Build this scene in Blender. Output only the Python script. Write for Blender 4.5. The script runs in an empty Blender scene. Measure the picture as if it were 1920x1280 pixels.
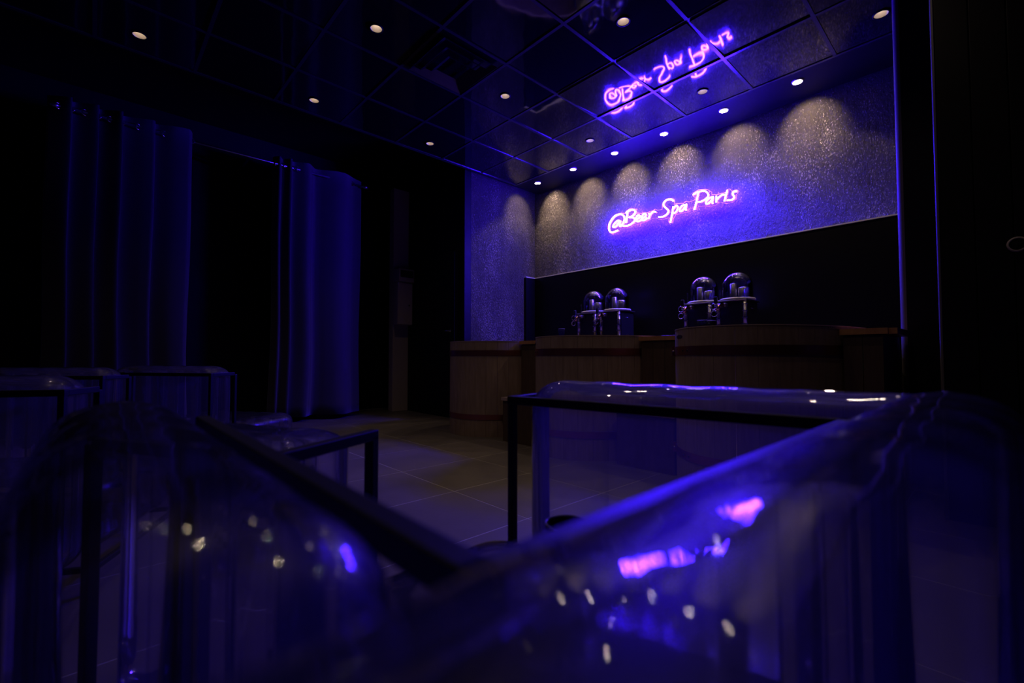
import bpy, bmesh, math, random
from mathutils import Vector, Matrix
PI = math.pi
random.seed(7)
scene = bpy.context.scene
C = scene.collection

# ---------------------------------------------------------------- camera, world, exposure
H0 = 0.775                                   # lens height above the floor
cam_d = bpy.data.cameras.new('camera')
cam = bpy.data.objects.new('camera', cam_d); C.objects.link(cam)
cam.location = (0, 0, H0)
yaw, pit = math.radians(42.77), math.radians(1.92)
fwd = Vector((-math.cos(yaw)*math.cos(pit), math.sin(yaw)*math.cos(pit), math.sin(pit)))
cam.rotation_euler = fwd.to_track_quat('-Z', 'Y').to_euler()
cam_d.sensor_width = 36.0
cam_d.lens = 850.0/1920*36.0
cam_d.clip_start = 0.005
cam_d.dof.use_dof = True
cam_d.dof.focus_distance = 3.6
cam_d.dof.aperture_fstop = 2.8
scene.camera = cam
w = bpy.data.worlds.new('world'); scene.world = w; w.use_nodes = True
w.node_tree.nodes['Background'].inputs[0].default_value = (0.01, 0.01, 0.014, 1)
w.node_tree.nodes['Background'].inputs[1].default_value = 0.05
vs = scene.view_settings
vs.view_transform = 'Standard'; vs.look = 'None'; vs.gamma = 1; vs.use_curve_mapping = False
vs.exposure = 0.0
scene.cycles.transparent_max_bounces = 32
scene.cycles.max_bounces = 10
scene.cycles.sample_clamp_indirect = 6
scene.cycles.caustics_reflective = False
scene.cycles.caustics_refractive = False
# strengths of the room's own lamps
SIGN_L = 1000.0
WASH_W = 34.0
WASH_L = 35.0
WASH_DOWN = 14.0
DOWN_W = 5.5
WARM = (1.0, 0.72, 0.52)

# ---------------------------------------------------------------- materials
def mat(name, col, rough=0.5, metal=0.0, spec=0.5):
    m = bpy.data.materials.new(name); m.use_nodes = True
    b = m.node_tree.nodes['Principled BSDF']
    b.inputs['Base Color'].default_value = (*col, 1)
    b.inputs['Roughness'].default_value = rough
    b.inputs['Metallic'].default_value = metal
    b.inputs['Specular IOR Level'].default_value = spec
    return m
def nn(m, t, **kw):
    n = m.node_tree.nodes.new(t)
    for k, v in kw.items():
        if k in n.inputs: n.inputs[k].default_value = v
        else: setattr(n, k, v)
    return n
def lk(m, a, b): m.node_tree.links.new(a, b)
def coords(m, scale=(1, 1, 1), obj=False):
    tc = nn(m, 'ShaderNodeTexCoord'); mp = nn(m, 'ShaderNodeMapping')
    mp.inputs['Scale'].default_value = scale
    if obj: lk(m, tc.outputs['Object'], mp.inputs['Vector'])
    else:
        g = nn(m, 'ShaderNodeNewGeometry'); lk(m, g.outputs['Position'], mp.inputs['Vector'])
    return mp.outputs['Vector']
def add_noise(m, scale, c1, c2, vec, detail=5, lo=.3, hi=.7):
    n = nn(m, 'ShaderNodeTexNoise'); n.inputs['Scale'].default_value = scale; n.inputs['Detail'].default_value = detail
    lk(m, vec, n.inputs['Vector'])
    r = nn(m, 'ShaderNodeValToRGB'); r.color_ramp.elements[0].position = lo; r.color_ramp.elements[1].position = hi
    r.color_ramp.elements[0].color = (*c1, 1); r.color_ramp.elements[1].color = (*c2, 1)
    lk(m, n.outputs['Fac'], r.inputs['Fac'])
    lk(m, r.outputs['Color'], m.node_tree.nodes['Principled BSDF'].inputs['Base Color'])
    return n
def add_bump(m, height, strength, dist, prev=None):
    b = nn(m, 'ShaderNodeBump'); b.inputs['Strength'].default_value = strength; b.inputs['Distance'].default_value = dist
    lk(m, height, b.inputs['Height'])
    if prev: lk(m, prev.outputs['Normal'], b.inputs['Normal'])
    lk(m, b.outputs['Normal'], m.node_tree.nodes['Principled BSDF'].inputs['Normal'])
    return b
def emis(name, col, s):
    m = bpy.data.materials.new(name); m.use_nodes = True
    b = m.node_tree.nodes['Principled BSDF']
    b.inputs['Base Color'].default_value = (.02, .02, .02, 1)
    b.inputs['Emission Color'].default_value = (*col, 1); b.inputs['Emission Strength'].default_value = s
    return m

# rough black trowelled plaster with a wet gloss
PLASTER = mat('black_plaster', (.05, .045, .04), .33, 0, .6)
v = coords(PLASTER, (1, 1, .45))
n1 = add_noise(PLASTER, 9, (.040, .036, .033), (.062, .055, .049), v)
n2 = nn(PLASTER, 'ShaderNodeTexNoise'); n2.inputs['Scale'].default_value = 75; n2.inputs['Detail'].default_value = 6; n2.inputs['Roughness'].default_value = .65
lk(PLASTER, v, n2.inputs['Vector'])
# sparkle off the plaster's glossy granules, put into the colour as pale specks
n3 = nn(PLASTER, 'ShaderNodeTexNoise'); n3.inputs['Scale'].default_value = 110; n3.inputs['Detail'].default_value = 3; n3.inputs['Roughness'].default_value = .7
n4 = nn(PLASTER, 'ShaderNodeTexNoise'); n4.inputs['Scale'].default_value = 3.2; n4.inputs['Detail'].default_value = 4
lk(PLASTER, v, n3.inputs['Vector']); lk(PLASTER, v, n4.inputs['Vector'])
ad = nn(PLASTER, 'ShaderNodeMath', operation='MULTIPLY_ADD'); ad.inputs[1].default_value = .35; lk(PLASTER, n4.outputs['Fac'], ad.inputs[0]); lk(PLASTER, n3.outputs['Fac'], ad.inputs[2])
rg = nn(PLASTER, 'ShaderNodeValToRGB'); rg.color_ramp.elements[0].position = .76; rg.color_ramp.elements[1].position = .90
rg.color_ramp.elements[0].color = (0, 0, 0, 1); rg.color_ramp.elements[1].color = (1, 1, 1, 1)
lk(PLASTER, ad.outputs[0], rg.inputs['Fac'])
pb = PLASTER.node_tree.nodes['Principled BSDF']; old = pb.inputs['Base Color'].links[0].from_socket
mg = nn(PLASTER, 'ShaderNodeMix', data_type='RGBA'); lk(PLASTER, rg.outputs['Color'], mg.inputs[0]); lk(PLASTER, old, mg.inputs[6]); mg.inputs[7].default_value = (.62, .56, .50, 1)
lk(PLASTER, mg.outputs[2], pb.inputs['Base Color'])
b1 = add_bump(PLASTER, n1.outputs['Fac'], .6, .03)
b2 = add_bump(PLASTER, n2.outputs['Fac'], 1.0, .03, b1)

MATT = mat('matt_black_paint', (.005, .005, .006), .6, 0, .2)
PANEL = mat('black_splash_panel', (.003, .003, .004), .4, 0, .25)
FLOORM = mat('stone_tile', (.12, .11, .10), .42, 0, .4)
v = coords(FLOORM, (1, 1, 1)); n1 = add_noise(FLOORM, 3.0, (.10, .088, .078), (.145, .125, .11), v, 8)
n2 = nn(FLOORM, 'ShaderNodeTexNoise'); n2.inputs['Scale'].default_value = 60; n2.inputs['Detail'].default_value = 5; lk(FLOORM, v, n2.inputs['Vector'])
add_bump(FLOORM, n2.outputs['Fac'], .15, .004)
GROUT = mat('grout', (.42, .39, .37), .7, 0, .3)
CTILE = mat('glossy_black_ceiling_tile', (.006, .006, .007), .05, 0, .9)
v = coords(CTILE, (1, 1, 1)); n2 = nn(CTILE, 'ShaderNodeTexNoise'); n2.inputs['Scale'].default_value = 5; n2.inputs['Detail'].default_value = 1
lk(CTILE, v, n2.inputs['Vector']); add_bump(CTILE, n2.outputs['Fac'], .12, .01)
CBAR = mat('ceiling_bar_paint', (.03, .027, .03), .25, 0, .6)
def wood(name, c1, c2, rough=.5):
    m = mat(name, c1, rough, 0, .35)
    v = coords(m, (1, 1, .12)); add_noise(m, 45, c1, c2, v, 6)
    return m
WOOD = wood('larch_stave', (.28, .20, .155), (.38, .28, .22), .5)
WOODR = wood('light_rim_wood', (.48, .36, .30), (.56, .43, .36), .4)
WTOP = wood('oiled_worktop', (.46, .22, .10), (.58, .30, .14), .35)
WCAB = wood('dark_cabinet_wood', (.085, .055, .035), (.12, .08, .05), .5)
COPPER = mat('copper_band', (.42, .16, .09), .32, .9, .5)
CHROME = mat('chrome', (.75, .75, .78), .12, 1.0)
STEEL = mat('brushed_steel', (.55, .53, .52), .28, 1.0)
BRONZE = mat('bronze_tap', (.6, .33, .2), .25, 1.0)
DARKMETAL = mat('dark_enamel', (.015, .015, .02), .3, 0, .5)
WHITEP = mat('white_plastic_ring', (.8, .76, .8), .3)
BLACKF = mat('black_frame_steel', (.004, .004, .004), .5, 0, .3)
GREYBOX = mat('grey_painted_box', (.50, .43, .42), .5)
PLUG = mat('beige_reflector', (.55, .46, .38), .4)
CURT = mat('dark_curtain_cloth', (.055, .047, .052), .8, 0, .2)
CURT.node_tree.nodes['Principled BSDF'].inputs['Sheen Weight'].default_value = .3

# clear films: thin shells that let light straight through and mirror by Fresnel
def film(name, tint, ior, rough, haze=0.0, haze_col=(1, 1, 1), ripple=0, gain=1.0, hazer=.4, rv=(1, 1, 1)):
    m = bpy.data.materials.new(name); m.use_nodes = True
    nt = m.node_tree; nt.nodes.clear()
    out = nn(m, 'ShaderNodeOutputMaterial')
    tr = nn(m, 'ShaderNodeBsdfTransparent'); gl = nn(m, 'ShaderNodeBsdfGlossy')
    gl.inputs['Roughness'].default_value = rough
    fr = nn(m, 'ShaderNodeFresnel'); fr.inputs['IOR'].default_value = ior
    # walls seen edge-on are a long way through the sheet, so they darken
    lw = nn(m, 'ShaderNodeLayerWeight'); lw.inputs['Blend'].default_value = .25
    rp = nn(m, 'ShaderNodeValToRGB'); rp.color_ramp.elements[0].color = (*tint, 1); rp.color_ramp.elements[0].position = .35
    rp.color_ramp.elements[1].color = (tint[0]*.22, tint[1]*.22, tint[2]*.25, 1); rp.color_ramp.elements[1].position = .97
    lk(m, lw.outputs['Facing'], rp.inputs['Fac']); lk(m, rp.outputs['Color'], tr.inputs['Color'])
    mul = nn(m, 'ShaderNodeMath', operation='MULTIPLY', use_clamp=True); mul.inputs[1].default_value = gain
    lk(m, fr.outputs['Fac'], mul.inputs[0])
    mx = nn(m, 'ShaderNodeMixShader'); lk(m, mul.outputs[0], mx.inputs[0]); lk(m, tr.outputs[0], mx.inputs[1]); lk(m, gl.outputs[0], mx.inputs[2])
    last = mx.outputs[0]
    if haze:
        hz = nn(m, 'ShaderNodeBsdfGlossy'); hz.inputs['Roughness'].default_value = hazer; hz.inputs['Color'].default_value = (*haze_col, 1)
        tl = nn(m, 'ShaderNodeBsdfTranslucent'); tl.inputs['Color'].default_value = (*haze_col, 1)
        ms = nn(m, 'ShaderNodeMixShader'); ms.inputs[0].default_value = .5; lk(m, hz.outputs[0], ms.inputs[1]); lk(m, tl.outputs[0], ms.inputs[2])
        mh = nn(m, 'ShaderNodeMixShader'); mh.inputs[0].default_value = haze
        lk(m, last, mh.inputs[1]); lk(m, ms.outputs[0], mh.inputs[2]); last = mh.outputs[0]
    lk(m, last, out.inputs['Surface'])
    if ripple:
        v = coords(m, rv, obj=True); no = nn(m, 'ShaderNodeTexNoise'); no.inputs['Scale'].default_value = 14; no.inputs['Detail'].default_value = 2
        lk(m, v, no.inputs['Vector'])
        bu = nn(m, 'ShaderNodeBump'); bu.inputs['Strength'].default_value = ripple; bu.inputs['Distance'].default_value = .01
        lk(m, no.outputs['Fac'], bu.inputs['Height'])
        lk(m, bu.outputs[0], gl.inputs['Normal'])
    return m
PVC = film('clear_pvc_sheet', (.93, .92, .95), 1.5, .03, .06, (.85, .82, .9), .12, 1.3, .38, (1, 1, .12))
GLASS = film('clear_glass', (.93, .93, .95), 1.5, .03, 0.0, gain=2.6)
ACRYL = film('clear_acrylic', (.92, .92, .95), 1.49, .05)

NEON = emis('neon_tube_violet', (.034, .0068, 1.0), SIGN_L)
LAMPM = emis('lamp_disc_warm', (1.0, .86, .72), 9.0)
FLUSH = emis('flush_lamp_disc', (1.0, .76, .54), WASH_L)

# ---------------------------------------------------------------- object helpers
def link(name, bm, m, parent=None, loc=(0, 0, 0), rot=(0, 0, 0), smooth=False):
    me = bpy.data.meshes.new(name); bm.to_mesh(me); bm.free()
    if smooth:
        for p in me.polygons: p.use_smooth = True
    me.materials.append(m)
    return place(name, me, parent, loc, rot)
def place(name, me, parent=None, loc=(0, 0, 0), rot=(0, 0, 0)):
    o = bpy.data.objects.new(name, me); C.objects.link(o); o.parent = parent
    o.location = loc; o.rotation_euler = rot
    return o
def thing(name, label, cat, loc=(0, 0, 0), rz=0, group=None):
    o = bpy.data.objects.new(name, None); C.objects.link(o); o.location = loc; o.rotation_euler = (0, 0, rz)
    return tag(o, label, cat, group)
def tag(o, label, cat, group=None):
    o['label'] = label; o['category'] = cat
    if group: o['group'] = group
    return o
def struct(o): o['kind'] = 'structure'; return o
def box(bm, x0, x1, y0, y1, z0, z1, bev=0):
    vs_ = [bm.verts.new((x, y, z)) for z in (z0, z1) for x, y in ((x0, y0), (x1, y0), (x1, y1), (x0, y1))]
    fs = [bm.faces.new([vs_[i] for i in f]) for f in ((3, 2, 1, 0), (4, 5, 6, 7), (0, 1, 5, 4), (1, 2, 6, 5), (2, 3, 7, 6), (3, 0, 4, 7))]
    if bev:
        es = list({e for f in fs for e in f.edges})
        bmesh.ops.bevel(bm, geom=es, offset=bev, segments=2, affect='EDGES', profile=.5)
    return bm
def B(*a, bev=0):
    bm = bmesh.new(); box(bm, *a, bev=bev); return bm
def lathe(bm, prof, seg=24, loc=(0, 0, 0), cap0=False, cap1=False):
    rings = []
    for r, z in prof:
        rings.append([bm.verts.new((loc[0]+r*math.cos(2*PI*i/seg), loc[1]+r*math.sin(2*PI*i/seg), loc[2]+z)) for i in range(seg)])
    for a, b in zip(rings, rings[1:]):
        for i in range(seg): bm.faces.new((a[i], a[(i+1) % seg], b[(i+1) % seg], b[i]))
    if cap0: bm.faces.new(rings[0][::-1])
    if cap1: bm.faces.new(rings[-1])
    return bm
def L(prof, seg=24, loc=(0, 0, 0), cap0=False, cap1=False):
    return lathe(bmesh.new(), prof, seg, loc, cap0, cap1)
def tube(bm, pts, r, seg=8, closed=False):
    pts = [Vector(p) for p in pts]; n = len(pts); rings = []
    up = Vector((0, 0, 1))
    for i, p in enumerate(pts):
        if closed: t = (pts[(i+1) % n]-pts[i-1]).normalized()
        else: t = (pts[min(i+1, n-1)]-pts[max(i-1, 0)]).normalized()
        ref = up if abs(t.dot(up)) < .95 else Vector((1, 0, 0))
        if i and abs(t.dot(side)) < .95: ref = side
        a = t.cross(ref).normalized(); b = t.cross(a).normalized()
        if not i: side = b if ref is up else a
        else:
            b = (side - t*side.dot(t)).normalized(); a = t.cross(b)
            side = b
        if not i: b = (side - t*side.dot(t)).normalized(); a = t.cross(b); side = b
        rings.append([bm.verts.new(p + (b*math.cos(2*PI*k/seg)+a*math.sin(2*PI*k/seg))*r) for k in range(seg)])
    prs = list(zip(rings, rings[1:])) + ([(rings[-1], rings[0])] if closed else [])
    for A, D in prs:
        for k in range(seg): bm.faces.new((A[k], A[(k+1) % seg], D[(k+1) % seg], D[k]))
    if not closed: bm.faces.new(rings[0][::-1]); bm.faces.new(rings[-1])
    return bm
def T(pts, r, seg=8, closed=False): return tube(bmesh.new(), pts, r, seg, closed)
def spline(pts, n=6):
    out = []
    P = [Vector(p) for p in pts]
    for i in range(len(P)-1):
        p0 = P[max(i-1, 0)]; p1 = P[i]; p2 = P[i+1]; p3 = P[min(i+2, len(P)-1)]
        for k in range(n):
            t = k/n
            out.append(.5*((2*p1)+(p2-p0)*t+(2*p0-5*p1+4*p2-p3)*t*t+(3*p1-p0-3*p2+p3)*t**3))
    out.append(P[-1])
    return out

# ---------------------------------------------------------------- room
YW = 4.62; XB = -4.51; YD = 3.37; ZC = H0+2.31; ZU = H0+2.78; XR = -.42
XL = -6.4; YK = -2.2; XE = 2.0
floor = struct(link('floor', B(XL-.2, XE+.2, YK-.2, YW+.2, -.1, -.0009), GROUT))
for nm, a in (('wall_neon', (XB-.1, XR, YW, YW+.12, 0, ZU)), ('wall_left_niche', (XB-.14, XB, YD+.1, YW, 0, ZU))):
    w_ = struct(link(nm, B(*a), PLASTER))
wd = struct(link('wall_door', B(XL, XB-.001, YD, YD+.1, 0, ZU), MATT))
struct(link('wall_left', B(XL-.12, XL, YK, YD+.1, 0, ZU), MATT))
struct(link('wall_rear', B(XL-.1, XE, YK-.12, YK, 0, ZU), MATT))
struct(link('wall_right', B(XE, XE+.12, YK, YW, 0, ZU), MATT))
struct(link('ceiling_upper', B(XL-.1, XE+.1, YK-.1, YW+.1, ZU, ZU+.08), MATT))
# pier at the right end of the neon wall, its plastered front corner rounded
bm = B(XR, .2, 3.66, YW, 0, ZU)
es = [e for e in bm.edges if all(abs(v_.co.x-XR) < 1e-4 and abs(v_.co.y-3.66) < 1e-4 for v_ in e.verts)]
bmesh.ops.bevel(bm, geom=es, offset=.03, segments=4, affect='EDGES')
wp = struct(link('wall_pier', bm, MATT))
BEAD = mat('lit_corner_pale', (.13, .12, .12), .6)  # paler than the walls: the sign's light on their corners put into colour
def bead(x, y, r, z0, z1, par):
    bm = bmesh.new(); lo, hi = [], []
    for k in range(9):
        a = PI+PI/2*k/8
        lo.append(bm.verts.new((x+r+r*math.cos(a), y+r+r*math.sin(a), z0))); hi.append(bm.verts.new((x+r+r*math.cos(a), y+r+r*math.sin(a), z1)))
    for L_, z in ((lo, z0), (hi, z1)): L_.append(bm.verts.new((x+r, y+r, z)))
    for k in range(10): bm.faces.new((lo[k], lo[(k+1) % 10], hi[(k+1) % 10], hi[k]))
    bm.faces.new(lo[::-1]); bm.faces.new(hi)
    link('lit_corner_bead', bm, BEAD, par)
bead(XR-.004, 3.656, .034, .0, ZC-.002, wp)
pr = struct(link('wall_right_panelled', B(-.19, XE, 3.02, 3.64, 0, ZU), MATT))
bm = bmesh.new()
bead(-.204, 2.996, .012, .0, ZU-.01, pr)
px = -.19
for k in range(9):
    link('wall_panel', B(px, px+.117, 3.0, 3.02, .02, ZU-.02, bev=.003), MATT, pr); px += .12
k_ = thing('wall_dial', 'small round grey dial on the black panelled wall at right', 'dial', (.058, 3.0, H0+.497))
link('dial_rim', L([(.03, 0), (.034, .008), (.026, .014), (.026, 0)], 24), GREYBOX, k_, rot=(PI/2, 0, 0), smooth=True)
link('dial_face', L([(.025, .008), (.008, .012)], 20, cap1=True), MATT, k_, rot=(PI/2, 0, 0), smooth=True)

# splash panel below the plaster, the lamplight along its top put in as a white strip
sp = struct(link('trim_1', B(XB+.012, XR-.001, YW-.045, YW-.001, 0, H0+1.10), PANEL))
link('lit_top_strip', B(XB+.012, XR-.002, YW-.05, YW-.001, H0+1.10, H0+1.112, bev=.002), WHITEP, sp)
sp = struct(link('trim_2', B(XB+.001, XB+.045, YW-.22, YW-.05, 0, H0+1.10), PANEL))
link('lit_top_strip', B(XB+.001, XB+.05, YW-.22, YW-.05, H0+1.10, H0+1.112, bev=.002), WHITEP, sp)

# floor tiles, 60 cm, joints recessed
me = None
TS = .6
bm = B(.0026, TS-.0026, .0026, TS-.0026, -.01, 0, bev=.0006); me = bpy.data.meshes.new('floor_tile'); bm.to_mesh(me); bm.free(); me.materials.append(FLOORM)
for i in range(-7, 6):
    for j in range(-5, 6):
        x = -2.165+i*TS; y = 1.55+j*TS
        if x < XL-.4 or x > XE-.3: continue
        if y+TS > YW+.2: continue
        place('floor_tile', me, floor, (x, y, 0))

# dropped ceiling: black gloss tiles in a bar grid, plain strip along the neon wall
ceil = struct(link('ceiling', B(-4.41, XR+.6, 4.145, YW-.002, ZC, ZC+.06), MATT))
TX, GX, GY = .5975, -1.413, 4.142
lamps = {(i, j): (-.499-1.2204*i, 3.857-1.2204*j) for i in range(4) for j in range(4)}
lamps.pop((3, 0))
LR = .042
def tile_mesh(hole=None):
    bm = bmesh.new(); a = TX/2-.012
    if hole is None:
        box(bm, -a, a, -a, a, .004, .016); return bm
    hx, hy = hole; N = 24; top = []; inn = []
    for k in range(N):
        t = 2*PI*k/N; c, s = math.cos(t), math.sin(t); q = a/max(abs(c), abs(s))
        top.append(bm.verts.new((c*q, s*q, .004))); inn.append(bm.verts.new((hx+LR*c, hy+LR*s, .004)))
    for k in range(N): bm.faces.new((top[k], inn[k], inn[(k+1) % N], top[(k+1) % N]))
    return bm
plain = bpy.data.meshes.new('ceiling_tile'); bm = tile_mesh(); bm.to_mesh(plain); bm.free(); plain.materials.append(CTILE)
for i in range(-2, 5):
    for j in range(0, 10):
        cx = GX-i*TX-TX/2; cy = GY-j*TX-TX/2
        hole = None
        for (lx, ly) in lamps.values():
            if abs(lx-cx) < TX/2-.05 and abs(ly-cy) < TX/2-.05: hole = (lx-cx, ly-cy)
        rot = (random.uniform(-.006, .006), random.uniform(-.006, .006), 0)
        if j == 1 and i in (-1, 0, 1): rot = ((.040, .038, .036)[i+1], 0, 0)
        if j == 0: rot = (.002, 0, 0)
        if hole: link('ceiling_tile', tile_mesh(hole), CTILE, ceil, (cx, cy, ZC), (0, 0, 0))
        else: place('ceiling_tile', plain, ceil, (cx, cy, ZC-(.005 if rot[0] > .03 else 0)), rot)
y0 = GY-10*TX; x0 = GX-5*TX; x1 = GX+2*TX
for i in range(-2, 6):
    x = GX-i*TX; link('ceiling_bar', B(x-.012, x+.012, y0, GY, ZC-.002, ZC+.02), CBAR, ceil)
for j in range(0, 11):
    y = GY-j*TX; link('ceiling_bar', B(x0, x1, y-.012, y+.012, ZC-.0015, ZC+.0205), CBAR, ceil)
link('ceiling_edge', B(x0-.03, x0-.012, y0, YW-.01, ZC-.004, ZC+.09), MATT, ceil)
link('ceiling_edge', B(XR+.6, XR+2.4, YK, YW-.01, ZC, ZC+.06), MATT, ceil)

# ---------------------------------------------------------------- lamps
def spotlight(parent, loc, power, deg, blend, r=.03, col=WARM, aim=None):
    d = bpy.data.lights.new('lamp_light', 'SPOT'); d.energy = power; d.spot_size = math.radians(deg); d.spot_blend = blend
    d.shadow_soft_size = r; d.color = col
    o = bpy.data.objects.new('lamp_light', d); C.objects.link(o); o.parent = parent; o.location = loc
    if aim: o.rotation_euler = Vector(aim).to_track_quat('-Z', 'Y').to_euler()
    return o
def downlight(x, y, label, power):
    t = thing('recessed_downlight', label, 'ceiling light', (x, y, ZC), 0, 'recessed downlights in the black gloss ceiling')
    link('trim_ring', L([(LR+.006, 0), (LR+.006, -.003), (LR-.002, -.004), (LR-.003, 0)], 28, cap0=False), MATT, t, smooth=True)
    link('reflector', L([(LR-.002, -.002), (.026, .05), (.024, .052)], 28), PLUG, t, smooth=True)
    link('lamp_disc', L([(.0245, .048), (.010, .046)], 24, cap1=True), LAMPM, t, smooth=True)
    spotlight(t, (0, 0, .002), power, 118, 1.0, .02)
NAMES = {(0, 0): ('recessed downlight nearest the neon wall at the right end', 1), (1, 0): ('dim recessed downlight right of the reflected sign, in front of the neon wall', .8),
 (2, 0): ('dim recessed downlight left of the reflected sign near the neon wall', .8), (1, 1): ('recessed downlight with beige reflector above the reflected sign', 1),
 (2, 1): ('recessed downlight in the second row, left of the ceiling vent glow', 1), (3, 1): ('recessed downlight nearest the black door wall', 1),
 (2, 2): ('recessed downlight at top centre-left, above the ceiling vent', 1), (3, 2): ('recessed downlight above the middle of the curtains', 1),
 (3, 3): ('leftmost recessed downlight in the dark ceiling', 1)}
NAMES[(0, 0)] = ('recessed downlight at the top right, right of the lit plaster wall', 1)
NAMES[(2, 1)] = ('recessed downlight right of the square ceiling vent', 1)
OFF = {(0, 1): 'recessed downlight above the right end of the cabinets, overhead', (1, 2): 'recessed downlight above the open floor before the middle tub, overhead', (0, 2): 'recessed downlight above the arm of the clear armchair, overhead',
 (2, 3): 'recessed downlight above the ottoman, overhead', (1, 3): 'recessed downlight above the back of the clear armchair, overhead'}
for ij, (x, y) in lamps.items():
    if ij in NAMES: downlight(x, y, NAMES[ij][0], DOWN_W*NAMES[ij][1])
    elif ij in OFF: downlight(x, y, OFF[ij], DOWN_W)
WL = ['flush lamp at the right end of the row along the neon wall', 'second flush lamp from the right end of the row along the neon wall',
      'flush lamp above the middle of the neon sign, by the wall', 'flush lamp above the left end of the neon sign, by the wall',
      'flush lamp second from the corner in the wall row', 'flush lamp in the corner at the left end of the wall row']
for i in range(6):
    x = -1.111-.6054*i
    t = thing('flush_wall_washer', WL[i], 'ceiling light', (x, 4.291, ZC), 0, 'flush lamps in a row along the neon wall')
    link('trim_ring', L([(.044, 0), (.042, -.008), (.036, -.009)], 28), WHITEP, t, smooth=True)
    link('lamp_disc', L([(.036, -.009), (.012, -.010)], 28, cap1=True), FLUSH, t, smooth=True)
    spotlight(t, (0, 0, -.02), WASH_W, 76, .8, .012, (1.0, .70, .50), (0, .80, -.60))
    spotlight(t, (0, 0, -.02), WASH_DOWN, 104, .25, .02, (1.0, .72, .50))
    if i == 5: spotlight(t, (0, 0, -.02), WASH_W*.5, 66, .7, .012, (1.0, .70, .50), (-.80, 0, -.60))

# square air vent in the dropped ceiling
t = thing('ceiling_vent', 'square black ceiling vent with stepped louvres', 'vent', (-2.907, 2.05, ZC-.003))
for k, s in enumerate((.25, .19, .13)):
    bm = bmesh.new(); z = -.012*k
    for (a, b_) in ((s, s-.035),):
        vo = [bm.verts.new((a*q[0], a*q[1], z-.02)) for q in ((-1, -1), (1, -1), (1, 1), (-1, 1))]
        vi = [bm.verts.new((b_*q[0], b_*q[1], z)) for q in ((-1, -1), (1, -1), (1, 1), (-1, 1))]
        for q in range(4): bm.faces.new((vo[q], vi[q], vi[(q+1) % 4], vo[(q+1) % 4]))
    bmesh.ops.solidify(bm, geom=bm.faces[:], thickness=.003)
    link('vent_louvre', bm, CBAR, t)

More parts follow.
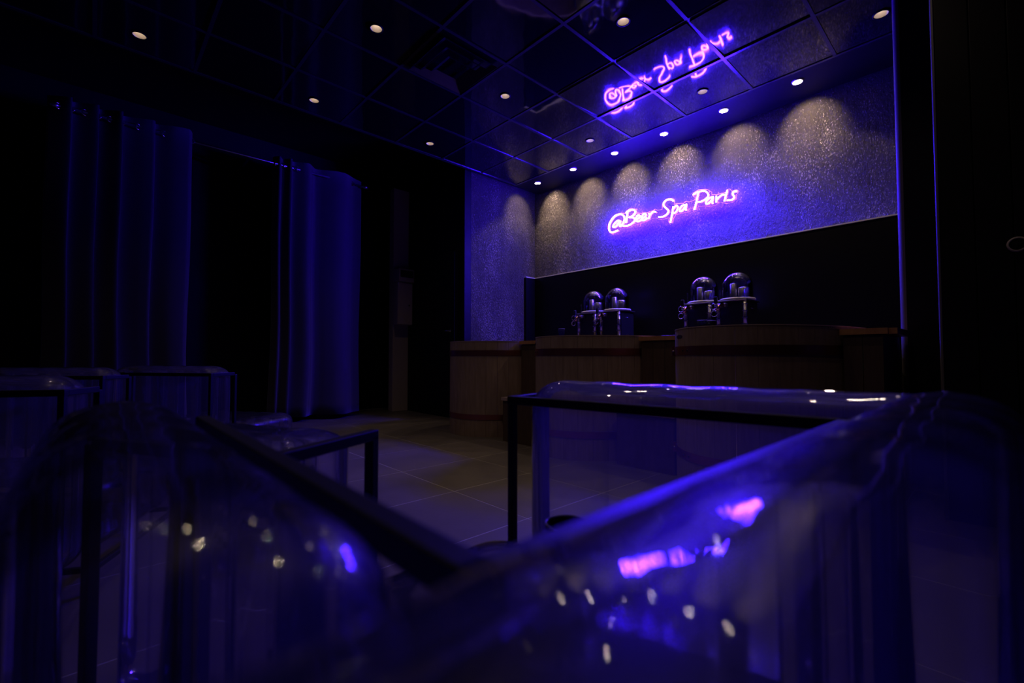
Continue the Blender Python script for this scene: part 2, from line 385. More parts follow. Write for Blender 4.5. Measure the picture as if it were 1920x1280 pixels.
# ---------------------------------------------------------------- neon sign
STROKES = {
'at': [(-0.593,0.261),(-0.624,0.273),(-0.657,0.259),(-0.687,0.235),(-0.695,0.211),(-0.668,0.203),(-0.637,0.221),(-0.61,0.249),(-0.591,0.261),(-0.601,0.229),(-0.598,0.197),(-0.572,0.206),(-0.545,0.241),(-0.534,0.281),(-0.555,0.322),(-0.603,0.343),(-0.664,0.338),(-0.714,0.302),(-0.748,0.253),(-0.754,0.197),(-0.732,0.159),(-0.693,0.147),(-0.627,0.156)],
'B1': [(-0.491,0.354),(-0.502,0.292),(-0.514,0.221)],
'B2': [(-0.512,0.34),(-0.46,0.357),(-0.408,0.347),(-0.388,0.318),(-0.419,0.286),(-0.471,0.275),(-0.419,0.262),(-0.394,0.231),(-0.425,0.201),(-0.488,0.183),(-0.551,0.192)],
'e': [(-0.384,0.228),(-0.343,0.237),(-0.328,0.259),(-0.353,0.274),(-0.38,0.246),(-0.377,0.213),(-0.343,0.201),(-0.308,0.216)],
'e2': [(-0.305,0.221),(-0.263,0.235),(-0.253,0.263),(-0.281,0.272),(-0.305,0.238),(-0.296,0.203),(-0.264,0.201),(-0.234,0.217)],
'r': [(-0.214,0.263),(-0.207,0.237),(-0.219,0.2)],
'r2': [(-0.214,0.226),(-0.185,0.256),(-0.156,0.269),(-0.128,0.257)],
'S': [(0.08,0.328),(0.058,0.35),(0.013,0.362),(-0.028,0.342),(-0.033,0.309),(-0.006,0.272),(0.021,0.24),(0.007,0.205),(-0.044,0.187),(-0.095,0.194)],
'p': [(0.077,0.268),(0.061,0.18),(0.043,0.103)],
'p2': [(0.073,0.241),(0.111,0.271),(0.13,0.248),(0.114,0.209),(0.088,0.195),(0.061,0.205)],
'a': [(0.215,0.254),(0.18,0.254),(0.154,0.225),(0.154,0.2),(0.18,0.202),(0.206,0.229),(0.226,0.257),(0.217,0.218),(0.223,0.192)],
'P': [(0.356,0.351),(0.333,0.255),(0.311,0.179)],
'P2': [(0.301,0.339),(0.35,0.353),(0.415,0.347),(0.451,0.317),(0.455,0.28),(0.422,0.257),(0.378,0.246),(0.349,0.25)],
'a2': [(0.498,0.263),(0.47,0.26),(0.438,0.237),(0.434,0.21),(0.461,0.209),(0.489,0.232),(0.507,0.265),(0.497,0.214),(0.502,0.197)],
'rr': [(0.54,0.262),(0.536,0.2)],
'rr2': [(0.538,0.219),(0.571,0.248),(0.602,0.259),(0.624,0.25)],
'i': [(0.647,0.292),(0.632,0.242),(0.617,0.189)],
's': [(0.735,0.257),(0.71,0.261),(0.695,0.244),(0.707,0.218),(0.709,0.198),(0.683,0.186),(0.642,0.192)],
'outline': [(-0.765,0.237),(-0.748,0.291),(-0.675,0.355),(-0.582,0.356),(-0.528,0.335),(-0.512,0.363),(-0.459,0.383),(-0.382,0.35),(-0.373,0.307),(-0.312,0.289),(-0.253,0.281),(-0.175,0.283),(-0.141,0.297),(-0.113,0.277),(-0.057,0.272),(-0.053,0.327),(-0.014,0.373),(0.049,0.368),(0.085,0.348),(0.089,0.317),(0.08,0.294),(0.111,0.295),(0.189,0.279),(0.22,0.294),(0.258,0.278),(0.316,0.284),(0.317,0.308),(0.288,0.337),(0.297,0.359),(0.359,0.379),(0.44,0.361),(0.487,0.32),(0.49,0.291),(0.541,0.28),(0.594,0.279),(0.628,0.278),(0.64,0.306),(0.67,0.301),(0.684,0.274),(0.725,0.277),(0.745,0.265),(0.742,0.239),(0.724,0.229),(0.727,0.186),(0.697,0.163),(0.638,0.162),(0.585,0.187),(0.547,0.187),(0.531,0.173),(0.469,0.177),(0.429,0.191),(0.348,0.207),(0.34,0.164),(0.306,0.156),(0.29,0.176),(0.295,0.203),(0.248,0.202),(0.231,0.169),(0.188,0.175),(0.101,0.179),(0.078,0.142),(0.066,0.094),(0.037,0.085),(0.019,0.113),(0.024,0.163),(-0.035,0.159),(-0.1,0.171),(-0.128,0.193),(-0.176,0.199),(-0.224,0.188),(-0.274,0.177),(-0.354,0.172),(-0.405,0.169),(-0.477,0.158),(-0.551,0.169),(-0.6,0.165),(-0.611,0.144),(-0.693,0.123),(-0.749,0.153)],

}
SY = 4.575
sign = thing('neon_sign', 'glowing violet neon script sign on the black plaster wall', 'neon sign', (-2.45, SY, H0+1.35))
for k, pts in STROKES.items():
    if k == 'outline': continue
    P = spline([(a, -.012, b) for a, b in pts], 5)
    link('neon_tube', T(P, .0068, 8), NEON, sign, smooth=True)
out = STROKES['outline']
bm = bmesh.new()
f = bm.faces.new([bm.verts.new((a, 0, b)) for a, b in out]); bmesh.ops.triangulate(bm, faces=[f], ngon_method='EAR_CLIP')
link('acrylic_backing', bm, ACRYL, sign)
link('acrylic_edge', T([(a, 0, b) for a, b in out], .0022, 5, True), mat('acrylic_edge_mat', (.75, .6, .8), .2), sign)  # faint glow along the clear plate's edge, put into a pinkish colour
for a, b in ((-.70, .22), (-.3, .24), (.03, .3), (.2, .22), (.44, .3), (.69, .2)):
    link('stand_off', L([(.006, -.04), (.006, 0), (.009, .001), (.009, .004)], 12, cap0=True, cap1=True), STEEL, sign, (a, .0, b), (PI/2, 0, 0))

# ---------------------------------------------------------------- left side: pillar, control box, door, curtains
pil = struct(link('trim_3', B(-5.99, -5.87, 3.125, YD-.001, 0, H0+2.42, bev=.004), GREYBOX))
t = thing('control_box', 'grey metal control box fixed to the pale pillar beside the curtains', 'control box', (-5.869, 3.235, H0+.45))
link('case', B(0, .14, -.115, .115, 0, .60, bev=.004), GREYBOX, t)
link('cover', B(.141, .150, -.112, .112, .004, .59, bev=.003), GREYBOX, t)
link('vent_hood', B(0, .185, -.12, .12, .605, .79, bev=.008), GREYBOX, t)
link('vent_grille', B(.186, .189, -.10, .10, .665, .765), DARKMETAL, t)
link('lock_knob', L([(.012, 0), (.016, .006), (.012, .018)], 16, cap1=True), CHROME, t, (.15, .05, .275), (0, PI/2, 0), True)
d = struct(link('door_1', B(-5.55, -4.62, YD-.032, YD-.001, .01, 2.12, bev=.003), MATT))
h = link('door_handle', L([(.02, 0), (.02, .01), (.008, .012), (.008, .045)], 16, cap1=True), CHROME, d, (-4.765, YD-.032, H0+.33), (PI/2, 0, 0), True)
link('handle_lever', T([(0, 0, .04), (-.03, 0, .045), (-.11, 0, .043)], .008), CHROME, h, smooth=True)
link('edge_strip', B(-4.676, -4.668, YD-.037, YD-.032, .05, 2.1), STEEL, d)

XC = -5.7; RODZ = H0+2.25
t = thing('curtain_rod', 'slim metal curtain rod above the dark curtains', 'curtain rod', (XC, 1.2, RODZ))
link('rod', T([(0, -1.5, 0), (0, 1.42, 0)], .0125, 12), STEEL, t, smooth=True)
for y in (-1.5, 1.42):
    link('finial', L([(.02, -.03), (.024, 0), (.02, .03)], 14, cap0=True, cap1=True), STEEL, t, (0, y, 0), (PI/2, 0, 0), True)
for y in (-1.35, .05, 1.36): link('bracket', B(-.69, -.012, y-.012, y+.012, -.012, .012), STEEL, t)
def curtain(prof, label):
    """prof: (y, x) corners of the folds, walked from the near edge to the far edge."""
    t = thing('curtain', label, 'curtain', (XC, 0, 0), 0, None)
    P = spline([(x, y, 0) for y, x in prof], 7); bm = bmesh.new(); rows = []
    for z in (.06, .2, .45, .8, 1.2, 1.7, 2.2, 2.7, RODZ+.09):
        k_ = 1+.25*(2.6-z)/2.6
        rows.append([bm.verts.new((p.x*k_+.012*math.sin(9*p.y+2*z)*(1-z/3.2), p.y+.018*math.sin(2.6*z+3*p.y)*(1-z/3.2), z)) for p in P])
    for a, b in zip(rows, rows[1:]):
        for k in range(len(P)-1): bm.faces.new((a[k], a[k+1], b[k+1], b[k]))
    c = link('cloth', bm, CURT, t, smooth=True)
    s = c.modifiers.new('solid', 'SOLIDIFY'); s.thickness = .003
    for k in range(len(P)-1):
        if P[k].x*P[k+1].x < 0:
            yy = (P[k].y+P[k+1].y)/2
            link('eyelet', T([(0, .026*math.cos(q), .026*math.sin(q)) for q in [2*PI*i/18 for i in range(18)]], .005, 6, True), CHROME, t, (.004, yy, RODZ), (0, 0, .5 if P[k+1].x > P[k].x else -.5), True)
curtain([(1.50, -.05), (1.56, .03), (1.60, -.03), (1.68, .05), (1.72, -.03), (1.86, .055), (1.93, .0), (1.985, -.06), (2.04, -.05), (2.12, .0), (2.22, .05), (2.32, .06), (2.40, .02), (2.46, -.02), (2.53, -.05), (2.59, -.075)],
        'dark eyelet curtain right of the gap, its right edge lit violet')
curtain([(-.35, -.05), (-.20, .05), (-.19, .03), (-.18, -.04), (-.02, .05), (-.01, .03), (.0, -.045), (.15, .055), (.16, .03), (.17, -.05), (.34, .03), (.40, .05), (.41, .0), (.42, -.03), (.56, .045), (.66, .075), (.69, .065), (.71, .02), (.72, -.03)],
        'dark eyelet curtain at the far left, left of the gap')

# ---------------------------------------------------------------- tubs, cabinets, steps
def outline(a, b, n):
    # oval footprint, walked counter-clockwise with even steps
    seg = [(a*math.cos(PI+2*PI*k/240), b*math.sin(PI+2*PI*k/240)) for k in range(241)]; pts = []
    d = [0]
    for p_, q_ in zip(seg, seg[1:]): d.append(d[-1]+math.dist(p_, q_))
    tot = d[-1]; k = 0
    for i in range(n):
        s = tot*i/n
        while d[k+1] < s: k += 1
        f = (s-d[k])/max(d[k+1]-d[k], 1e-9)
        pts.append((seg[k][0]+(seg[k+1][0]-seg[k][0])*f, seg[k][1]+(seg[k+1][1]-seg[k][1])*f))
    return pts
def offset(pts, o):
    n = len(pts); res = []
    for i in range(n):
        a = Vector(pts[i-1]); b = Vector(pts[(i+1) % n]); t_ = (b-a).normalized()
        res.append((pts[i][0]+t_.y*o, pts[i][1]-t_.x*o))
    return res
def ringband(pts, o0, o1, z0, z1):
    bm = bmesh.new(); A = offset(pts, o0); D = offset(pts, o1); n = len(pts)
    q = [[bm.verts.new((*p_, z)) for p_ in P_] for P_, z in ((A, z0), (D, z0), (D, z1), (A, z1))]
    for r_ in range(4):
        a, b = q[r_], q[(r_+1) % 4]
        for i in range(n): bm.faces.new((a[i], a[(i+1) % n], b[(i+1) % n], b[i]))
    bmesh.ops.recalc_face_normals(bm, faces=bm.faces[:])
    return bm
def tub(cx, cy, r, rb, zr, label):
    t = thing('wooden_tub', label, 'tub', (cx, cy, 0), 0, None)
    n = 44; fine = outline(r, rb, n*4)
    def on(deg, o=0):
        a = math.radians(deg); x, y = r*math.cos(a), rb*math.sin(a); nx, ny = x/r**2, y/rb**2; l = math.hypot(nx, ny)
        return x+nx/l*o, y+ny/l*o, math.atan2(ny, nx)
    inner = offset(fine, -.034)
    for i in range(n):
        bm = bmesh.new(); idx = [(4*i+k) % (4*n) for k in range(5)]
        g = .0010
        lo, hi = [], []
        for z, arr in ((.0, lo), (zr, hi)):
            for k in idx: arr.append(bm.verts.new((*fine[k], z)))
            for k in reversed(idx): arr.append(bm.verts.new((*inner[k], z)))
        bm.faces.new(lo[::-1]); bm.faces.new(hi)
        m_ = len(lo)
        for k in range(m_): bm.faces.new((lo[k], lo[(k+1) % m_], hi[(k+1) % m_], hi[k]))
        cen = sum((v_.co for v_ in lo), Vector())/m_
        for v_ in bm.verts:
            v_.co.x = cen.x+(v_.co.x-cen.x)*.985; v_.co.y = cen.y+(v_.co.y-cen.y)*.985
        link('stave', bm, WOOD, t)
    bm = bmesh.new(); bm.faces.new([bm.verts.new((*p_, .12)) for p_ in offset(fine, -.03)])
    link('tub_floor', bm, WOOD, t)
    link('rim', ringband(fine, -.036, .002, zr+.0005, zr+.006), WOODR, t)
    for z0, z1 in ((.785, .838), (.165, .215)):
        hp = link('hoop', ringband(fine, .0008, .0045, z0, z1), COPPER, t)
        # clasp of the hoop with its threaded bolt
        bx_, by_, na = on(226, .006); ta = na+PI/2
        zc = (z0+z1)/2
        for q in (0, .09): link('hoop_lug', B(-.006+q, .006+q, -.010, .014, -.032, .032), COPPER, hp, (bx_, by_, zc), (0, 0, ta+PI))
        link('hoop_bolt', T([(-.02, .006, 0), (.12, .006, 0)], .006, 8), STEEL, hp, (bx_, by_, zc), (0, 0, ta+PI), True)
        for q in (246, 251):
            rx_, ry_, a2 = on(q, .004)
            link('rivet', L([(.007, 0), (.005, .004)], 10, cap1=True), DARKMETAL, hp, (rx_, ry_, zc), (PI/2, 0, a2+PI/2), True)
    mx_, my_, a = on(240, .001)
    bm = bmesh.new(); bm.faces.new([bm.verts.new((.055*math.cos(q), 0, .012*math.sin(q))) for q in [2*PI*i/20 for i in range(20)]])
    bm.faces.ensure_lookup_table(); e = bmesh.ops.extrude_face_region(bm, geom=bm.faces[:]); bmesh.ops.translate(bm, vec=(0, .003, 0), verts=[v_ for v_ in e['geom'] if isinstance(v_, bmesh.types.BMVert)])
    link('burnt_mark', bm, DARKMETAL, t, (mx_, my_, zr-.045), (0, 0, a+PI/2))
    return t
TUBS = [(-3.69, .59, .93, H0+.148, 3.60), (-2.38, .58, .97, H0+.156, 3.58), (-1.09, .53, 1.0, H0+.168, 3.53)]
for (cx, a_, b_, zr, cy), lb in zip(TUBS, ('leftmost wooden stave tub, in the corner beside the black door wall', 'middle wooden stave tub, in front of the left pair of dispensers', 'rightmost wooden stave tub, with two cups behind its rim')):
    tub(cx, cy, a_, b_, zr, lb)
def half(k, y, o=.008):
    cx, a_, b_, _, cy = TUBS[k]; q = 1-((y-cy)/(b_+o))**2
    return (a_+o)*math.sqrt(max(q, 0))
def gap_prism(kl, kr, xr, y0, y1, z0, z1, o=.008, lim=None):
    """block filling the space between two oval tubs (or tub and pier)"""
    ys = [y0+(y1-y0)*i/12 for i in range(13)]
    Lf = [(TUBS[kl][0]+half(kl, y, o), y) for y in ys]
    Rt = [((TUBS[kr][0]-half(kr, y, o)) if kr is not None else xr, y) for y in ys]
    if lim: Lf = [(max(x, lim[0]), y) for x, y in Lf]; Rt = [(min(x, lim[1]), y) for x, y in Rt]
    P_ = [p_ for p_ in Lf[::-1]]+Rt; bm = bmesh.new()
    lo = [bm.verts.new((*p_, z0)) for p_ in P_]; hi = [bm.verts.new((*p_, z1)) for p_ in P_]; n = len(P_)
    bm.faces.new(lo[::-1]); bm.faces.new(hi)
    for k in range(n): bm.faces.new((lo[k], lo[(k+1) % n], hi[(k+1) % n], hi[k]))
    bmesh.ops.recalc_face_normals(bm, faces=bm.faces[:]); return bm
YF = 3.07; ZT = H0+.153
for kl, kr, xr, y1, lb, lt in ((0, 1, 0, 4.5, 'dark narrow cabinet between the leftmost and middle tubs', 'wood worktop between the leftmost and middle tubs'),
                       (1, 2, 0, 4.5, 'dark narrow cabinet between the middle and rightmost tubs', 'wood worktop between the middle and rightmost tubs'),
                       (2, None, -.425, 3.62, 'dark boarded cabinet right of the rightmost tub', 'orange wood worktop at the right end beside the black pier')):
    t = thing('cabinet', lb, 'cabinet')
    link('carcass', gap_prism(kl, kr, xr, YF+.02, y1, 0, ZT-.034, .014), WCAB, t)
    x0 = TUBS[kl][0]+half(kl, YF+.02)+.004; x1 = (TUBS[kr][0]-half(kr, YF+.02)-.004) if kr is not None else xr
    n = max(2, round((x1-x0)/.1)); s = (x1-x0)/n
    for k in range(n): link('front_board', B(x0+k*s+.001, x0+(k+1)*s-.001, YF, YF+.019, .02, ZT-.036, bev=.0015), WCAB, t)
    bm = gap_prism(kl, kr, -.37 if kr is None else 0, YF-.012, y1, ZT-.032, ZT, .008)
    if kr is None:
        es = [e for e in bm.edges if all(abs(v_.co.x+.37) < 1e-4 and abs(v_.co.y-YF+.012) < 1e-4 for v_ in e.verts)]
        bmesh.ops.bevel(bm, geom=es, offset=.035, segments=6, affect='EDGES')
    tag(link('worktop', bm, WTOP), lt, 'worktop')
for x0, x1, lb in ((-3.37, -2.70, 'raised dark shelf under the left pair of dispensers'), (-2.09, -1.42, 'raised dark shelf under the right pair of dispensers')):
    tag(link('shelf', B(x0, x1, 3.76, YW-.06, H0+.176, H0+.19, bev=.003), WCAB), lb, 'shelf')
for kl, x0, x1, lb in ((0, -3.16, -2.72, 'wooden step between the leftmost and middle tubs'), (1, -1.92, -1.40, 'wooden step between the middle and rightmost tubs')):
    t = thing('wooden_step', lb, 'step')
    link('tread', gap_prism(kl, kl+1, 0, 2.785, 3.052, .372, .40, .012, (x0, x1)), WOODR, t)
    link('riser', gap_prism(kl, kl+1, 0, 2.80, 2.82, 0, .371, .014, (x0+.01, x1-.01)), WCAB, t)
    link('side_board', gap_prism(kl, kl+1, 0, 2.822, 3.05, 0, .371, .016, (x0+.012, x0+.03)), WCAB, t)
    link('side_board', gap_prism(kl, kl+1, 0, 2.822, 2.84, 0, .371, .016, (x1-.05, x1-.012)), WCAB, t)

# ---------------------------------------------------------------- drink dispensers
def dispenser(x, y, label):
    z = H0+.190; t = thing('drink_dispenser', label, 'dispenser', (x, y, z), 0, None)
    W, D, HH = .125, .15, .30
    link('housing', B(-W+.012, W-.012, -D+.012, D, .012, HH, bev=.004), DARKMETAL, t)
    link('side_panel', B(W-.011, W-.004, -D+.045, D-.02, .02, HH-.01, bev=.002), STEEL if False else DARKMETAL, t)
    sd = link('side_panel', B(-W+.004, -W+.011, -D+.045, D-.02, .02, HH-.01, bev=.002), DARKMETAL, t)
    for sx in (1,):
        for yy in (-.01, .02):
            for zz in (.055, HH-.06):
                link('panel_screw', L([(.005, 0), (.003, .003)], 8, cap1=True), CHROME, t, (sx*(W-.004), yy, zz), (0, PI/2, 0), True)
    for sx in (-1, 1):
        cp = link('corner_post', L([(.0165, 0), (.0165, HH)], 18, cap0=True, cap1=True), STEEL, t, (sx*(W-.012), -D+.012, 0), smooth=True)
        for k in range(5):
            link('post_collar', L([(.014, -.003), (.028, -.003), (.028, .003), (.014, .003)], 18), CHROME, cp, (0, 0, .035+.058*k), smooth=False)
    link('top_plate', B(-W-.01, W+.01, -D-.01, D, HH+.001, HH+.013, bev=.004), STEEL, t)
    link('dome_ring', L([(.128, .014), (.148, .016), (.150, .026), (.143, .034), (.130, .034)], 40), WHITEP, t, (0, 0, HH), smooth=True)
    prof = [(.128, .03), (.128, .15)] + [(.128*math.cos(a), .15+.128*math.sin(a)) for a in [PI/2*k/12 for k in range(1, 12)]] + [(.002, .278)]
    link('glass_dome', L(prof, 40), GLASS, t, (0, 0, HH), smooth=True)
    link('inner_cylinder', L([(.03, .014), (.03, .17), (.025, .175)], 20, cap1=True), STEEL, t, (-.035, 0, HH), smooth=True)
    link('inner_cylinder', L([(.045, .014), (.045, .13), (.04, .135)], 20, cap1=True), STEEL, t, (.045, .02, HH), smooth=True)
    # gauge tube beside the dome
    link('sight_tube', L([(.006, .014), (.006, .12)], 10, cap1=True), GLASS, t, (-.118, -.09, HH), smooth=True)
    tp = link('tap_body', T([(0, 0, 0), (0, -.05, 0), (0, -.085, -.012), (0, -.095, -.05)], .014, 12), BRONZE, t, (-.075, -D, HH-.035), smooth=True)
    link('tap_block', B(-.05, .055, -.06, 0, -.016, .018, bev=.008), STEEL, tp)
    link('tap_nut', L([(.02, 0), (.02, .02)], 6, cap0=True, cap1=True), BRONZE, tp, (.03, -.06, 0), (PI/2, 0, 0))
    link('tap_lever', B(-.014, .014, -.10, -.075, .01, .075, bev=.005), DARKMETAL, tp, (-.02, 0, 0))
    link('pull_ring', T([(.026*math.cos(q), 0, .026*math.sin(q)) for q in [2*PI*i/20 for i in range(20)]], .004, 6, True), CHROME, tp, (-.03, -.10, -.075), (0, 0, 0), True)
    link('pull_ring', T([(.026*math.cos(q), 0, .026*math.sin(q)) for q in [2*PI*i/20 for i in range(20)]], .0035, 6, True), CHROME, tp, (-.03, -.10, -.012), (0, 0, 0), True)
DY = 4.28
for x_, lb in ((-1.617, 'rightmost of the four glass-domed drink dispensers'), (-1.925, 'glass-domed drink dispenser behind the two cups, second from the right'),
               (-2.90, 'glass-domed drink dispenser behind the middle tub, right one of the left pair'), (-3.215, 'leftmost of the four glass-domed drink dispensers')):
    dispenser(x_, DY, lb)

def cup(x, y, z, r, h, label, group=None):
    t = link('clear_cup', L([(r*.05, .003), (r*.72, .002), (r, h), (r*.955, h), (r*.69, .006), (r*.05, .006)], 28), ACRYL, None, (x, y, z), smooth=True)
    rimm = link('cup_rim', T([(r*.98*math.cos(q), r*.98*math.sin(q), h) for q in [2*PI*i/28 for i in range(28)]], .0018, 6, True), PVCR, t, smooth=True)
    return tag(t, label, 'cup', group)
PVCR = mat('cup_rim_plastic', (.55, .5, .6), .15); 
PVCR.node_tree.nodes['Principled BSDF'].inputs['Transmission Weight'].default_value = .6
cup(-1.74, 3.83, H0+.191, .041, .12, 'left one of two clear cups standing behind the rightmost tub')
cup(-1.71, 3.94, H0+.191, .041, .12, 'right one of two clear cups standing behind the rightmost tub')
cup(-3.04, 3.50, H0+.154, .034, .13, 'clear cup standing alone left of the left dispenser pair')

# ---------------------------------------------------------------- inflatable furniture
def cushion_bm(Lx, Ly, z0, z1, rz=.075, rxy=None, rc=.07, rib=.13, amp=.012, flat=.0, ncaps=12):
    """Puffed clear cushion: rounded plan, ribbed sides, soft top and bottom."""
    hx, hy = Lx/2, Ly/2; rxy = rxy or min(hx, hy)*.98
    def plan(ins):
        ax, ay = hx-ins, hy-ins; r = max(min(rc*(1-ins/max(rxy, 1e-6)*.9), ax*.98, ay*.98), .0005); pts = []
        nx = max(8, int(Lx/.012)); ny = max(8, int(Ly/.012)) if Ly > .3 else 8
        for (cx, cy, a0, nside, dx, dy) in ((ax-r, -ay+r, -PI/2, ny, 0, 1), (ax-r, ay-r, 0, nx, -1, 0), (-ax+r, ay-r, PI/2, ny, 0, -1), (-ax+r, -ay+r, PI, nx, 1, 0)):
            for k in range(7): a = a0+PI/2*k/6; pts.append((cx+r*math.cos(a), cy+r*math.sin(a), math.cos(a), math.sin(a)))
            ln = 2*(ay-r) if dy else 2*(ax-r)
            ex, ey = cx+r*math.cos(a0+PI/2), cy+r*math.sin(a0+PI/2)
            for k in range(1, nside): pts.append((ex+dx*ln*k/nside, ey+dy*ln*k/nside, math.cos(a0+PI/2), math.sin(a0+PI/2)))
        return pts
    lev = []
    for k in range(ncaps, -1, -1):
        a = PI/2*k/ncaps; lev.append((rxy*(1-max(math.cos(a), 0)**.92), z0+rz*(1-math.sin(a)**.85), math.cos(a)))
    nz = 6; lev += [(0, z0+rz+(z1-z0-2*rz)*k/nz, 1) for k in range(1, nz)]
    for k in range(ncaps+1):
        a = PI/2*k/ncaps; lev.append((rxy*(1-max(math.cos(a), 0)**.92), z1-rz*(1-math.sin(a)**.85), math.cos(a)))
    bm = bmesh.new(); rows = []
    for ins, z, f in lev:
        row = []
        for (x, y, nx_, ny_) in plan(ins):
            s = x if abs(ny_) > .7 else y
            d = amp*(abs(math.sin(PI*s/rib))**.7-.6)*max(f, .06)*(.35+.65*min(1, max(0, (z1-z)/.13)))
            row.append(bm.verts.new((x+nx_*d, y+ny_*d, z+ (
                .0012*math.sin(2*PI*s/rib*1.0) if f < .6 else 0))))
        rows.append(row)
    n = len(rows[0])
    for a, b in zip(rows, rows[1:]):
        for k in range(n): bm.faces.new((a[k], a[(k+1) % n], b[(k+1) % n], b[k]))
    bm.faces.new(rows[0][::-1]); bm.faces.new(rows[-1])
    bmesh.ops.recalc_face_normals(bm, faces=bm.faces[:])
    return bm
def bar(p, q, w_=.02):
    p, q = Vector(p), Vector(q); d_ = q-p; l = d_.length; bm = B(0, l+w_, -w_/2, w_/2, -w_/2, w_/2, bev=.0025)
    M = Matrix.Translation(p-d_.normalized()*w_/2) @ d_.to_track_quat('X', 'Z').to_matrix().to_4x4()
    bm.transform(M); return bm
BH = H0-.107          # top rail height of the chairs
# the armchair the camera looks over: back along x = -.167, arms at y = .15 and .84
ac = thing('inflatable_armchair', 'large clear inflatable armchair with black steel frame filling the foreground', 'armchair', (-.45, .5, 0))
def W(o): o.location = Vector(o.location)-Vector((-.45, .5, 0)); return o
x_in, xf, ya, yb = -.167, -.825, .135, .765
yr = .865                                    # the right arm splays a little
for (p_, q_) in (((xf, yb, BH), (x_in, yr, BH)), ((x_in, yr, BH), (x_in, ya, BH)), ((x_in, ya, BH), (xf-.06, ya, BH)), ((xf-.003, yb+.02, BH), (xf-.02, yb+.125, BH))):
    W(link('frame_rail', bar(p_, q_), BLACKF, ac))
for (px_, py_) in ((xf, yb), (xf-.022, yb+.14), (xf-.06, ya), (.03, yr+.13), (.03, -.03)):
    W(link('frame_post', bar((px_, py_, .012), (px_, py_, BH-.011 if px_ < 0 else .3), .018), BLACKF, ac))
for (p_, q_) in (((xf, yb, .09), (.03, yr, .09)), ((xf, ya, .09), (.03, ya, .09)), ((xf, ya+.02, .09), (xf, yb-.02, .09)), ((.03, ya+.02, .09), (.03, yr-.02, .09))):
    W(link('base_rail', bar(p_, q_), BLACKF, ac))
CZ = H0-.060
W(link('arm_cushion', cushion_bm(.84, .165, .11, CZ, amp=.007), PVC, ac, (-.405, yb+.157, 0), (0, 0, math.atan2(yr-yb, x_in-xf)), smooth=True))
W(link('arm_cushion', cushion_bm(.76, .165, .11, CZ-.002, amp=.004), PVC, ac, (-.53, ya-.104, 0), smooth=True))
W(link('back_cushion', cushion_bm(1.10, .165, .11, CZ+.010, amp=.004), PVC, ac, (x_in+.114, .435, 0), (0, 0, PI/2), smooth=True))
W(link('seat_cushion', cushion_bm(.66, .60, .12, .375, rz=.07, rxy=.11, rc=.1, rib=.13, amp=.006), PVC, ac, (-.505, .445, 0), smooth=True))
for (x, y) in ((-.3, .48), (-.62, .48)):
    W(link('air_valve', L([(.016, 0), (.016, .006), (.009, .009), (.009, .016)], 18, cap1=True), ACRYL, ac, (x, y, .376), smooth=True))
cup(-.50, .59, .377, .038, .12, 'clear tumbler standing on the seat of the foreground armchair')

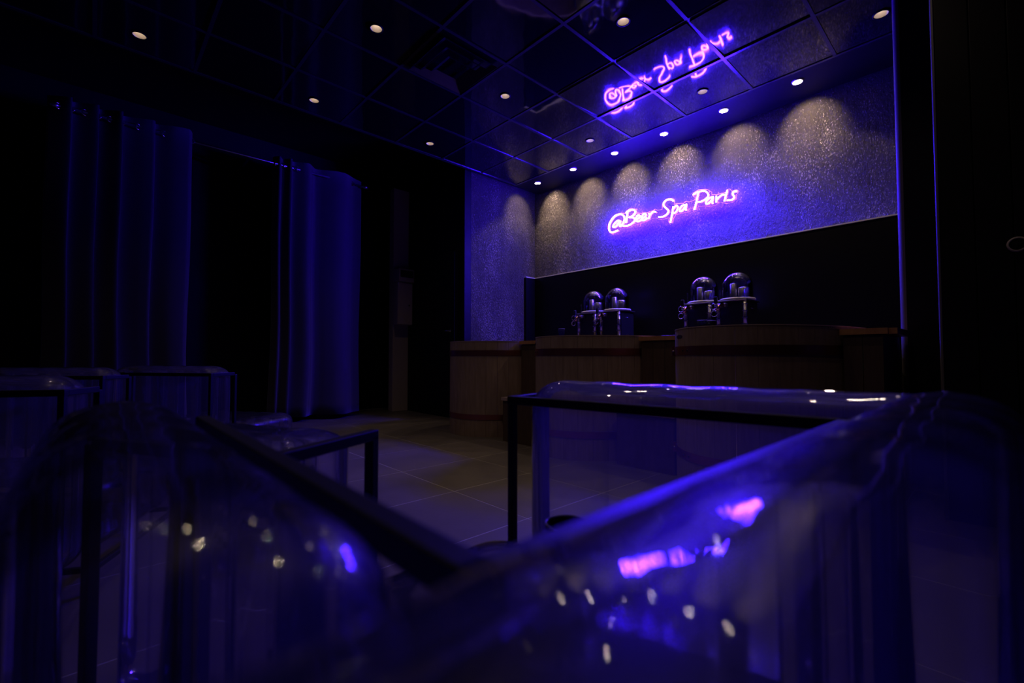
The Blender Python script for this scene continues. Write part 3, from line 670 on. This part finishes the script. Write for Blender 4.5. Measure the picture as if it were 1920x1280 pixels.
def backseat(name, label, cat, loc, rz, Lw, Td, Hh, seat=0, seatside=1):
    """Framed clear module: x from 0 to Lw, y from 0 (front) to Td (rear)."""
    t = thing(name, label, cat, loc, rz)
    for (p_, q_) in (((0, 0, Hh), (Lw, 0, Hh)), ((Lw, .02, Hh), (Lw, Td-.02, Hh)), ((0, .02, Hh), (0, Td-.02, Hh))):
        link('frame_rail', bar(p_, q_), BLACKF, t)
    for px_ in (0, Lw):
        for py_ in (0, Td): link('frame_post', bar((px_, py_, .012), (px_, py_, Hh-(.011)), .018), BLACKF, t)
    for (p_, q_) in (((.02, 0, .08), (Lw-.02, 0, .08)), ((.02, Td, .08), (Lw-.02, Td, .08))): link('base_rail', bar(p_, q_, .018), BLACKF, t)
    link('back_cushion' if seat else 'cushion', cushion_bm(Lw-.025, Td+.01, .10, Hh+.05, amp=.014), PVC, t, (Lw/2, Td/2+.012, 0), smooth=True)
    if seat:
        sg = -1 if seatside < 0 else 1
        yy = -.33 if sg < 0 else Td+.33
        link('seat_cushion', cushion_bm(Lw-.03, .58, .10, .36, rz=.07, rxy=.1, rc=.1, amp=.006), PVC, t, (Lw/2, yy, 0), smooth=True)
        yb_ = -.62 if sg < 0 else Td+.62
        for px_ in (0, Lw): link('seat_rail', bar((px_, .02*sg if sg < 0 else Td+.02, .08), (px_, yb_, .08), .018), BLACKF, t)
        link('seat_rail', bar((.02, yb_, .08), (Lw-.02, yb_, .08), .018), BLACKF, t)
    return t
aD = math.atan2(.457, .65)
backseat('inflatable_lounge_chair', 'clear ribbed inflatable chair standing farthest left in front of the curtain gap', 'chair', (-3.81, .06, 0), aD, .79, .175, BH, 1, 1)
# bench-like module nearer, left of it: right end at (-3.12, .05)
aF = math.atan2(.734, .679)
backseat('inflatable_bench', 'clear inflatable bench seen between the nearest left chair and the ribbed chair', 'bench', (-3.12-.75*math.cos(aF), .04-.75*math.sin(aF), 0), aF, .75, .16, BH)
aE = math.atan2(.88, .46)
backseat('inflatable_lounge_chair', 'clear inflatable chair at the left edge of the frame, nearest on that side', 'chair', (-1.892-.79*math.cos(aE), -.062-.79*math.sin(aE), 0), aE, .79, .17, BH, 1, 1)
# ottoman with square frame, left of the armchair
OZ = H0-.17
aC = math.atan2(-.26, .136)
t = thing('inflatable_ottoman', 'clear inflatable ottoman in a square black frame on the tiled floor, left of the armchair', 'ottoman', (-.936, .45, 0), aC)
Lc, Wc = .26, .46
for (p_, q_) in (((0, 0, OZ), (Lc, 0, OZ)), ((Lc, -.022, OZ), (Lc, -Wc+.022, OZ))): link('frame_rail', bar(p_, q_, .022), BLACKF, t)
for (x, y) in ((0, 0), (Lc, 0), (Lc, -Wc), (0, -Wc)): link('frame_post', bar((x, y, .013), (x, y, OZ-.013), .022), BLACKF, t)
for (p_, q_) in (((.025, 0, .06), (Lc-.025, 0, .06)), ((.025, -Wc, .06), (Lc-.025, -Wc, .06)), ((0, -.025, .06), (0, -Wc+.025, .06)), ((Lc, -.025, .06), (Lc, -Wc+.025, .06))):
    link('base_rail', bar(p_, q_, .02), BLACKF, t)
link('cushion', cushion_bm(Lc-.035, Wc-.03, .10, OZ+.022, rz=.05, rxy=.09, rc=.06, rib=.10, amp=.01), PVC, t, (Lc/2, -Wc/2, 0), smooth=True)
link('air_valve', L([(.018, 0), (.018, .006), (.010, .009), (.010, .018)], 18, cap1=True), ACRYL, t, (.10, -.028, .33), (-PI/2, 0, 0), True)
